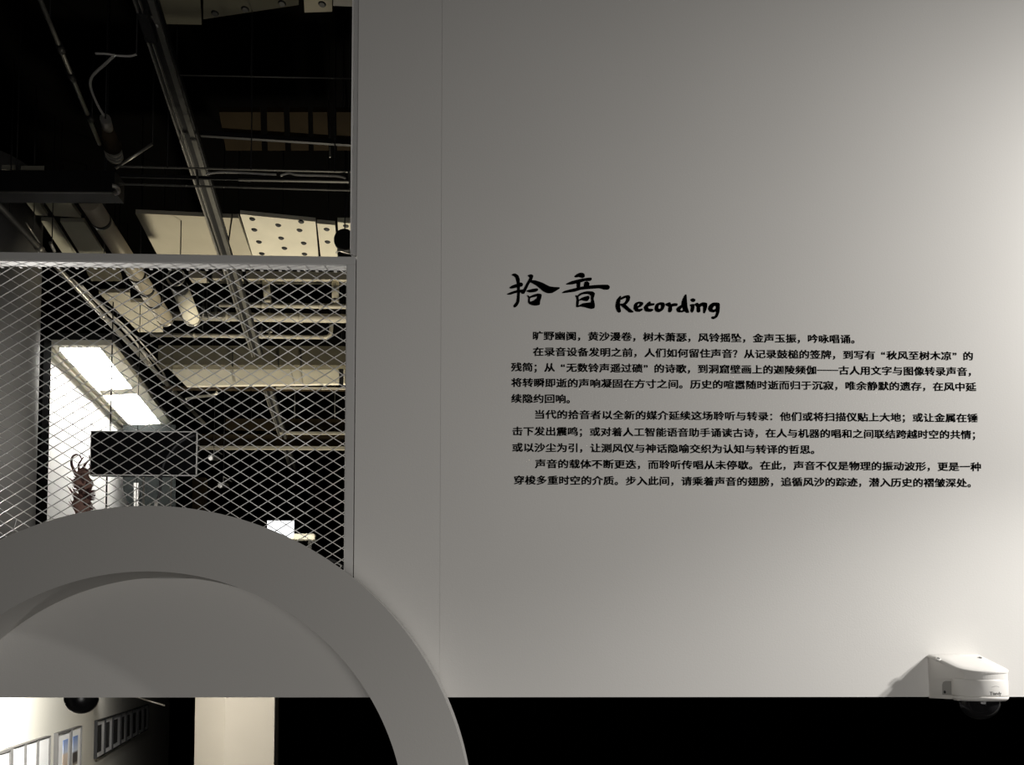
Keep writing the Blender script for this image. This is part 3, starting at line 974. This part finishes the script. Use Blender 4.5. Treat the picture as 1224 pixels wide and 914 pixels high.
for u0, u1, lab in ((317.5, 320.5, 'left vertical pipe stub hanging from the rectangular duct'), (401, 401, 'right vertical pipe stub hanging from the rectangular duct')):
    t = thing('pipe_stub', F(u0, 338, YP), lab, 'pipe', 'vertical pipe stubs')
    MB().tube([F(u0, 335, YP), F(u1, 362, YP)], .036, 18).build('pipe', 'bright', t)
    MB().tube([F(u1, 358, YP), F(u1, 362.5, YP)], .04, 18).build('collar', 'pipe', t)
xpipe('straight_pipe', 'upper of the three pale pipes crossing behind the mesh, under the stubs', 262, 364, 470, 367, YP, .024)
xpipe('straight_pipe', 'thickest of the three pale pipes crossing behind the mesh', 205, 377.5, 470, 381.5, YP + .1, .042)
t = xpipe('elbow_pipe', 'lowest pale pipe crossing behind the mesh with an elbow at its end', 180, 400, 386, 403, YP + .3, .02)
MB().tube(smooth_path([F(386, 403, YP + .3), F(391, 402.5, YP + .3), F(395, 399, YP + .3), F(396, 388, YP + .3)], 6), .021, 14).build('elbow', 'pipe', t)
t = thing('pipe_manifold', F(245, 372, YP - .15), 'cluster of dark valves between the short duct and the pipes', 'valve')
for u, v in ((236, 374), (243, 372), (250, 375), (258, 373)):
    p = F(u, v, YP - .15)
    MB().tube([p + Vector((0, 0, -.06)), p + Vector((0, 0, .05))], .014, 10).build('valve_body', 'steel', t)
    MB().tube([p + Vector((-.02, 0, .05)), p + Vector((.02, 0, .05))], .007, 8).build('valve_lever', 'black', t)
MB().tube([F(228, 378, YP - .15), F(266, 379, YP - .15)], .012, 10).build('manifold', 'steel', t)
rods(t, [F(247, 378, YP - .15)])
t = thing('valve_pair', F(315, 398, YP + .2), 'pair of small steel fittings on the lowest crossing pipe', 'valve')
for u in (313, 322):
    p = F(u, 400, YP + .25)
    MB().tube([p + Vector((0, 0, -.04)), p + Vector((0, 0, .08))], .012, 10).build('fitting', 'steel', t)
    MB().tube([p + Vector((-.03, 0, .03)), p + Vector((.03, 0, .03))], .009, 8).build('fitting_arm', 'steel', t)
rods(t, [F(322, 398, YP + .25)])
# long box beam and pale panel
a, b = F(192, 427, 8.2), F(500, 428, 8.2)
t = thing('box_beam', a, 'wide dark olive box beam behind the mesh above the pale strip', 'beam')
MB().beam(a, b, .12, .20).build('beam', 'dim', t)
for u in (278, 333, 360):
    MB().beam(F(u, 416, 8.12), F(u, 438, 8.12), .01, .012, up=(0, 1, 0)).build('joint', 'black', t)
rods(t, [a.lerp(b, .2), a.lerp(b, .7)])
P = [F(200, 439, 8.3), F(412, 437, 8.3), F(412, 458, 8.3), F(222, 461, 8.3)]
t = thing('ceiling_strip_panel', P[0], 'long pale strip panel across the hall behind the mesh', 'panel')
MB().prism(P, (0, .05, 0)).build('panel', 'bright', t)
for u, s in ((278, 4), (347, 5), (360, 2)):
    MB().beam(F(u, 439, 8.28), F(u + s, 459, 8.28), .012, .012, up=(0, 1, 0)).build('joint', 'pipe', t)
MB().beam(F(408, 440, 8.25), F(408, 460, 8.25), .04, .03, up=(0, 1, 0)).build('end_bracket', 'black', t)
rods(t, [P[0].lerp(P[1], k) + Vector((0, .025, -.01)) for k in (.3, .8)])
t = thing('steel_angle', F(210, 464, 8.5), 'thin dull steel angle under the pale strip panel', 'rail')
MB().beam(F(195, 464, 8.5), F(480, 465, 8.5), .06, .03).build('angle', 'brown', t)
MB().beam(F(330, 463.5, 8.46), F(480, 465, 8.46), .02, .02).build('lip', 'pipe', t)
MB().tube(smooth_path([F(222, 477, 8.4), F(238, 474, 8.4), F(255, 472, 8.4), F(260, 468, 8.4)], 5), .015, 8).build('pipe_end', 'steel', t)
rods(t, [F(250, 464, 8.5), F(390, 464, 8.5)])
t = thing('far_beam', F(237, 534, 11), 'lower brown beam crossing the far hall at the height of the screen', 'beam', 'far brown beams')
MB().beam(F(225, 535, 11), F(480, 536, 11), .06, .04).build('flange', 'pipe', t)
MB().beam(F(225, 526, 11.03), F(480, 527, 11.03), .02, .17).build('web', 'brown', t)
rods(t, [F(300, 530, 11.03), F(400, 530, 11.03)], r=.006)
t = thing('far_beam', F(338, 517, 10.8), 'shorter upper brown beam crossing the far hall right of the track end', 'beam', 'far brown beams')
MB().beam(F(335, 517.5, 10.8), F(480, 518, 10.8), .05, .03).build('flange', 'pipe', t)
MB().beam(F(270, 507, 10.83), F(480, 508, 10.83), .02, .16).build('web', 'brown', t)
rods(t, [F(352, 505, 10.83), F(400, 505, 10.83)], m='steel', r=.006)

# ================================================================== MONITOR ON ITS POLES
YM = 6.2
tl, tr, br, bl = F(108.5, 514.5, YM), F(236.5, 516, YM), F(234.5, 569, YM), F(110, 568, YM)
tr.z = tl.z - .006
t = thing('display_monitor', ((tl.x + tr.x) / 2, YM, MEZ), 'wide black monitor on slim poles behind the mesh, in front of the white wall', 'monitor')
x0m, x1m, z0m, z1m = tl.x, tr.x, bl.z, tl.z
scr = MB().box((x0m, YM, z0m), (x1m, YM + .045, z1m)).build('screen', 'blackgloss', t, bevel=.004)
mb = MB()
for lo, hi in (((x0m, YM - .004, z1m - .008), (x1m, YM + .01, z1m)), ((x0m, YM - .004, z0m), (x1m, YM + .01, z0m + .008)), ((x1m - .010, YM - .004, z0m), (x1m, YM + .01, z1m)), ((x0m, YM - .004, z0m), (x0m + .005, YM + .01, z1m))):
    mb.box(lo, hi)
tag(mb.build('bezel', 'trim', scr), 'thin pale bezel')
for u in (128, 172, 205):
    p = F(u, 560, YM + .06)
    MB().tube([(p.x, p.y, MEZ), (p.x, p.y, z0m + .1)], .006 if u != 172 else .008, 10).build('pole', 'black' if u == 128 else 'steel', t)
for u in (134, 206):
    p = F(u, 420, YM + .06)
    MB().tube([(p.x, p.y, z1m - .05), (p.x, p.y, CEIL)], .005 if u == 134 else .002, 8).build('suspension_wire', 'black', t)
MB().tube(smooth_path([F(u, v, YM - .015) for u, v in ((233, 520), (222, 524), (210, 533), (200, 546), (194, 560), (192, 572), (191, 588), (187, 602))], 6), .010, 8).build('power_cable', 'cable', t)
MB().tube([F(187, 600, YM - .015), F(186, 606, YM - .015)], .014, 10).build('plug', 'palecable', t)

# dark rounded kiosk behind the monitor
YK = 9.3
p0, p1 = F(147, 560, YK), F(210, 560, YK)
rk = (p1.x - p0.x) / 2
kt = F(178, 507.5, YK).z
t = thing('rounded_kiosk', ((p0.x + p1.x) / 2, YK + .2, MEZ), 'dark rounded kiosk behind the black monitor beside the white wall', 'kiosk')
pts = [F(u, v, YK) for u, v in ((147, 507.5), (210, 507.5), (210, 622), (172, 622), (164, 614), (157, 606), (151.5, 598), (148, 589), (147, 580))]
MB().prism(pts, (0, .5, 0)).build('body', 'tealgrey', t)
MB().box((p1.x - .2, YK + .1, MEZ), (p1.x - .1, YK + .2, F(200, 622, YK).z)).build('post', 'black', t)
MB().beam(F(163, 577, YK - .04), F(163, 640, YK - .04), .05, .02, up=(0, 1, 0)).build('edge_strip', 'conc', t)
# dark brown partition right of it
a, b = F(206, 560, 10.2), F(245, 560, 10.2)
struct(MB().box((a.x, 10.2, MEZ), (b.x, 10.3, F(220, 570, 10.2).z)), 'wall_low', 'brown')

# ================================================================== DRIED PLANT SCULPTURE
YS = 5.6
t = thing('dried_plant_sculpture', F(95, 640, YS), 'brown spiky dried plant sculpture with curled tips against the white wall', 'sculpture')
t.location.z = MEZ
ps = YS / FPX
def S_(u, v, dy=0):
    return F(u, v, YS + dy)
trunk = smooth_path([(S_(97, 700).x, YS, MEZ)] + [S_(u, v) for u, v in ((96, 685), (96, 650), (97, 620), (98.5, 600), (99, 585), (100, 570), (99, 560))], 8)
rr = []
for i, p in enumerate(trunk):
    f = i / (len(trunk) - 1)
    rr.append((.045 + .020 * math.sin(f * 26) * (f > .3)) if f < .9 else .05 * (1 - (f - .9) * 6))
MB().tube(trunk, rr, 14).build('stem', 'twig', t)
curl = MB()
for pts, r0 in ((((91, 566), (86, 556), (86, 547), (91, 543), (96, 545), (97, 548)), .010), (((95, 564), (94, 556), (97, 550), (100, 546)), .009), (((99, 560), (103, 553), (107, 549), (106.5, 544)), .009), (((102, 563), (108, 559), (106, 554)), .007), (((94, 566), (99, 561), (102, 557)), .008)):
    P = smooth_path([S_(u, v, random.uniform(-.03, .03)) for u, v in pts], 6)
    curl.tube(P, [r0 * (1 - .7 * i / (len(P) - 1)) for i in range(len(P))], 8)
tag(curl.build('curled_tip', 'twigdark', t), kind='stuff')
sp = MB()
for i in range(150):
    v = random.uniform(565, 640)
    a = random.uniform(0, 2 * math.pi)
    base = S_(98 + 6 * math.cos(a) * .6, v, .035 * math.sin(a))
    left = math.cos(a) < 0
    L_ = random.uniform(.02, .085) if left else random.uniform(.01, .045)
    tip = base + Vector((math.cos(a) * L_, math.sin(a) * L_ * .8, L_ * random.uniform(.3, 1.1)))
    mid = base.lerp(tip, .5) + Vector((math.cos(a) * .008, 0, -.006))
    sp.tube([base, mid, tip], [.0055, .004, .0012], 5)
tag(sp.build('spike', 'twig', t), kind='stuff')
tf = MB()
for i in range(90):
    v = random.choice((575, 592, 594, 603)) + random.uniform(-8, 6)
    a = random.uniform(0, 2 * math.pi)
    base = S_(101 + 4 * math.cos(a), v, .04 * math.sin(a))
    tip = base + Vector((math.cos(a) * .05, math.sin(a) * .05, random.uniform(-.01, .03)))
    tf.tube([base, tip], [.009, .002], 5)
tag(tf.build('dark_tuft', 'twigdark', t), kind='stuff')

# ================================================================== LIT SCREEN AND DESK
YD = 8.4
t = thing('lit_screen', F(335, 643, YD), 'small glowing white screen above the arch in the dark hall', 'screen')
a, b = F(319.5, 622, YD), F(351, 643.5, YD)
MB().box((a.x, YD, b.z), (b.x, YD + .01, a.z)).build('display', 'screen', t)
MB().box((a.x - .004, YD + .011, b.z - .004), (b.x + .004, YD + .035, a.z + .004)).build('back_case', 'black', t)
a2, b2 = F(325, 645, YD - .25), F(377, 645, YD - .25)
zt2 = b.z - .004
t.location.z = zt2
for c_ in t.children:
    c_.location.z = 0
for c_ in t.children:
    d_ = F(335, 643, YD).z - zt2
    c_.data.transform(Matrix.Translation((0, 0, d_)))
t = thing('lit_shelf', (a2.x, YD, MEZ), 'pale brightly lit shelf edge beside the glowing screen', 'shelf')
xs1 = F(376.5, 640, YD - .06).x
zs0, zs1 = F(350, 644.5, YD - .06).z, F(350, 637, YD - .06).z
xs0 = b.x + .007
MB().box((xs0 - .35, YD - .06, zs0), (xs0 - .001, YD + .12, zt2)).build('shelf_end', 'cream', t)
MB().box((xs0, YD - .06, zs0), (xs1, YD + .04, zs1)).build('shelf_front', 'cream', t, bevel=.02)
for x in (xs0 - .2, xs1 - .08):
    MB().box((x, YD - .02, MEZ), (x + .035, YD + .015, zs0)).build('leg', 'black', t)
light('SPOT', 'shelf_fill', (xs0 + .1, YD - 1.2, zs0 - .25), (xs0 + .05, YD, zs0 + .03), 75, (1, .94, .78), spot_size=R(28), spot_blend=.5, shadow_soft_size=.03)  # hidden fill added to brighten the shelf front
# things on the dark ledge right of the desk
for u, v, lab in ((251.5, 547, 'upper of two tiny lit spotlights in the dark beside the monitor'), (263, 580, 'lower of two tiny spotlights in the dark beside the monitor')):
    p = F(u, v, 9.5)
    t = thing('small_spotlight', p, lab, 'spotlight', 'tiny spotlights in the far hall')
    MB().tube([p, p + Vector((.04, .12, .03))], [.035, .03], 14).build('housing', 'dullsteel', t)
    MB().lathe(p, [(.026, 0), (.026, -.003)], 14, (.3, .9, .25)).build('lens', 'spotlens' if v < 560 else 'conc', t)
    MB().tube([p + Vector((.02, .06, .02)), p + Vector((.02, .06, .12)), p + Vector((.12, .06, .06))], .008, 8).build('bracket', 'dullsteel', t)
    rods(t, [p + Vector((.02, .06, .1))], r=.004)

# ================================================================== UNDER THE WALL: gallery
ga, gb_ = C(58, 878, 1.85), C(155, 848, 1.85)
gd = (gb_ - ga)
gd.z = 0
gd.normalize()
gn = Vector((gd.y, -gd.x, 0))
if gn.x < 0:
    gn = -gn
def GP(u, z, off=0):
    d = ray(u, 870)
    pl = ga + gn * off
    k = (pl - EYE).dot(gn) / d.dot(gn)
    p = EYE + d * k
    return Vector((p.x, p.y, z))
g0, g1 = GP(0, 0) - gd * .6, GP(200, 0) + gd * .3
mb = MB()
mb.prism([g0, g1, g1 - gn * .1, g0 - gn * .1], (0, 0, MEZ - .1))
struct(mb, 'wall_gallery', 'cream_wall')
def picture(u0, u1, z0, z1, label, group, framem, paperm, art=None, artm='darkart', fw=.012):
    a, b = GP(u0, z0, .012), GP(u1, z0, .012)
    t = thing('framed_picture', (a + b) / 2, label, 'picture', group)
    wd = (b - a).length
    e = (b - a).normalized()
    up = Vector((0, 0, 1))
    def slab(s0, s1, h0, h1, o0, o1):
        P = [a + e * s0 + up * h0 + gn * o0, a + e * s1 + up * h0 + gn * o0, a + e * s1 + up * h1 + gn * o0, a + e * s0 + up * h1 + gn * o0]
        return MB().prism(P, gn * (o1 - o0))
    H = z1 - z0
    mb = MB()
    for r_ in ((0, wd, 0, fw), (0, wd, H - fw, H), (0, fw, fw, H - fw), (wd - fw, wd, fw, H - fw)):
        m_ = slab(*r_, -.012, .012)
        mb.add(m_.v, m_.f)
    mb.build('frame', framem, t)
    mt = slab(fw, wd - fw, fw, H - fw, -.01, .002).build('mount', paperm, t)
    if art:
        slab(art[0] * wd, art[1] * wd, art[2] * H, art[3] * H, .002, .004).build('print', artm, mt)
    return t, a, e, up, wd, H
zp0, zp1 = 1.56, 1.85
g1n, g2n, g3n = 'white sketches on the bright gallery wall', 'pair of colour photographs', 'dark prints far along the gallery wall'
picture(-9, 11.6, zp0, zp1, 'blue print in a white mount at the left end of the gallery wall', g1n, 'greyframe', 'paper', (.2, .82, .3, .70), 'blueart')
picture(13.4, 29.2, zp0, zp1, 'white sketch right next to the blue print', g1n, 'greyframe', 'paper', (.6, .63, .1, .3), 'greyframe', .004)
picture(29.6, 44.0, zp0, zp1, 'plain white sketch, middle of the three sketches', g1n, 'greyframe', 'paper', (.3, .5, .05, .12), 'greyframe', .004)
t, a, e, up, wd, H = picture(44.4, 58.5, zp0, zp1, 'white sketch with a thin lotus bud drawing', g1n, 'greyframe', 'paper', None, None, .004)
bud = MB()
def bp(s, h):
    return a + e * (s * wd) + up * (h * H) + gn * .004
for pts in (((.42, .40), (.30, .32), (.26, .22), (.34, .12), (.40, .08)), ((.42, .40), (.52, .32), (.56, .22), (.50, .12), (.44, .08)), ((.42, .34), (.36, .24), (.40, .14))):
    bud.tube(smooth_path([bp(*p) for p in pts], 5), .0022, 6)
bud.build('drawing', 'cable', t)
picture(67.3, 83.2, zp0, zp1, 'desert photograph under a pale blue sky in a grey frame', g2n, 'greyframe', 'paper', (.48, .85, .2, .80), 'desertart', .012)
picture(84.2, 96, zp0, zp1, 'photograph of a dark shrub under blue sky in a grey frame', g2n, 'greyframe', 'paper', (.22, .70, .14, .80), 'shrubart', .006)
ed = [114.6, 124.8, 134, 143.8, 150.5, 157.4, 164.6, 170.8, 176.4]
nm = ['nearest', 'second', 'third', 'fourth', 'fifth', 'sixth', 'seventh', 'farthest']
for i in range(8):
    picture(ed[i], ed[i + 1] - .4, zp0, zp1, nm[i] + ' of the eight dark prints receding along the gallery wall', g3n, 'black', 'paper', (.05, .62, .14, .86), 'darkart', .006)
# pale partition end
YC = 6.0
c0, c1, c2 = F(233, 860, YC + .25), F(269, 860, YC), F(328, 860, YC + .05)
mb = MB()
zc_ = MEZ - .1
mb.prism([(c0.x, c0.y, 0), (c1.x, c1.y, 0), (c2.x, c2.y, 0), (c2.x - .1, c2.y + .5, 0), (c0.x + .05, c0.y + .5, 0)], (0, 0, zc_))
tag(mb.build('partition_pier', 'partition'), 'cream partition pier with one folded edge seen under the wall', 'pier')
# black dome under the wall edge, fixed on the back of the wall
bc = F(97.5, 834, WALL_Y + .23)
t = thing('black_dome_speaker', (bc.x, WALL_Y + .14, bc.z + .05), 'black dome hanging just below the wall edge above the gallery pictures', 'speaker')
rb = 18.5 * (WALL_Y + .23) / FPX
prof = [(rb * .9, .06), (rb, .05), (rb, 0)] + [(rb * math.cos(R(9 * i)), -rb * 1.0 * math.sin(R(9 * i))) for i in range(1, 11)]
MB().lathe(bc, prof, 36).build('dome', 'blackgloss', t)
MB().box((bc.x - .02, WALL_Y + .14, bc.z + .03), (bc.x + .02, WALL_Y + .23, bc.z + .06)).build('bracket', 'black', t)
# thin tube over the dark prints
t = thing('picture_lamp_rod', F(181, 838, 6.3), 'thin pale rod under the wall edge above the dark prints', 'rod')
MB().tube([F(158, 831, 6.3), F(197, 843, 6.3)], .008, 8).build('rod', 'steel', t)
MB().tube([F(158, 831, 6.3), F(158, 831, 6.3) + Vector((0, 0, CEIL - F(158, 831, 6.3).z))], .003, 6).build('hanger_rod', 'black', t)
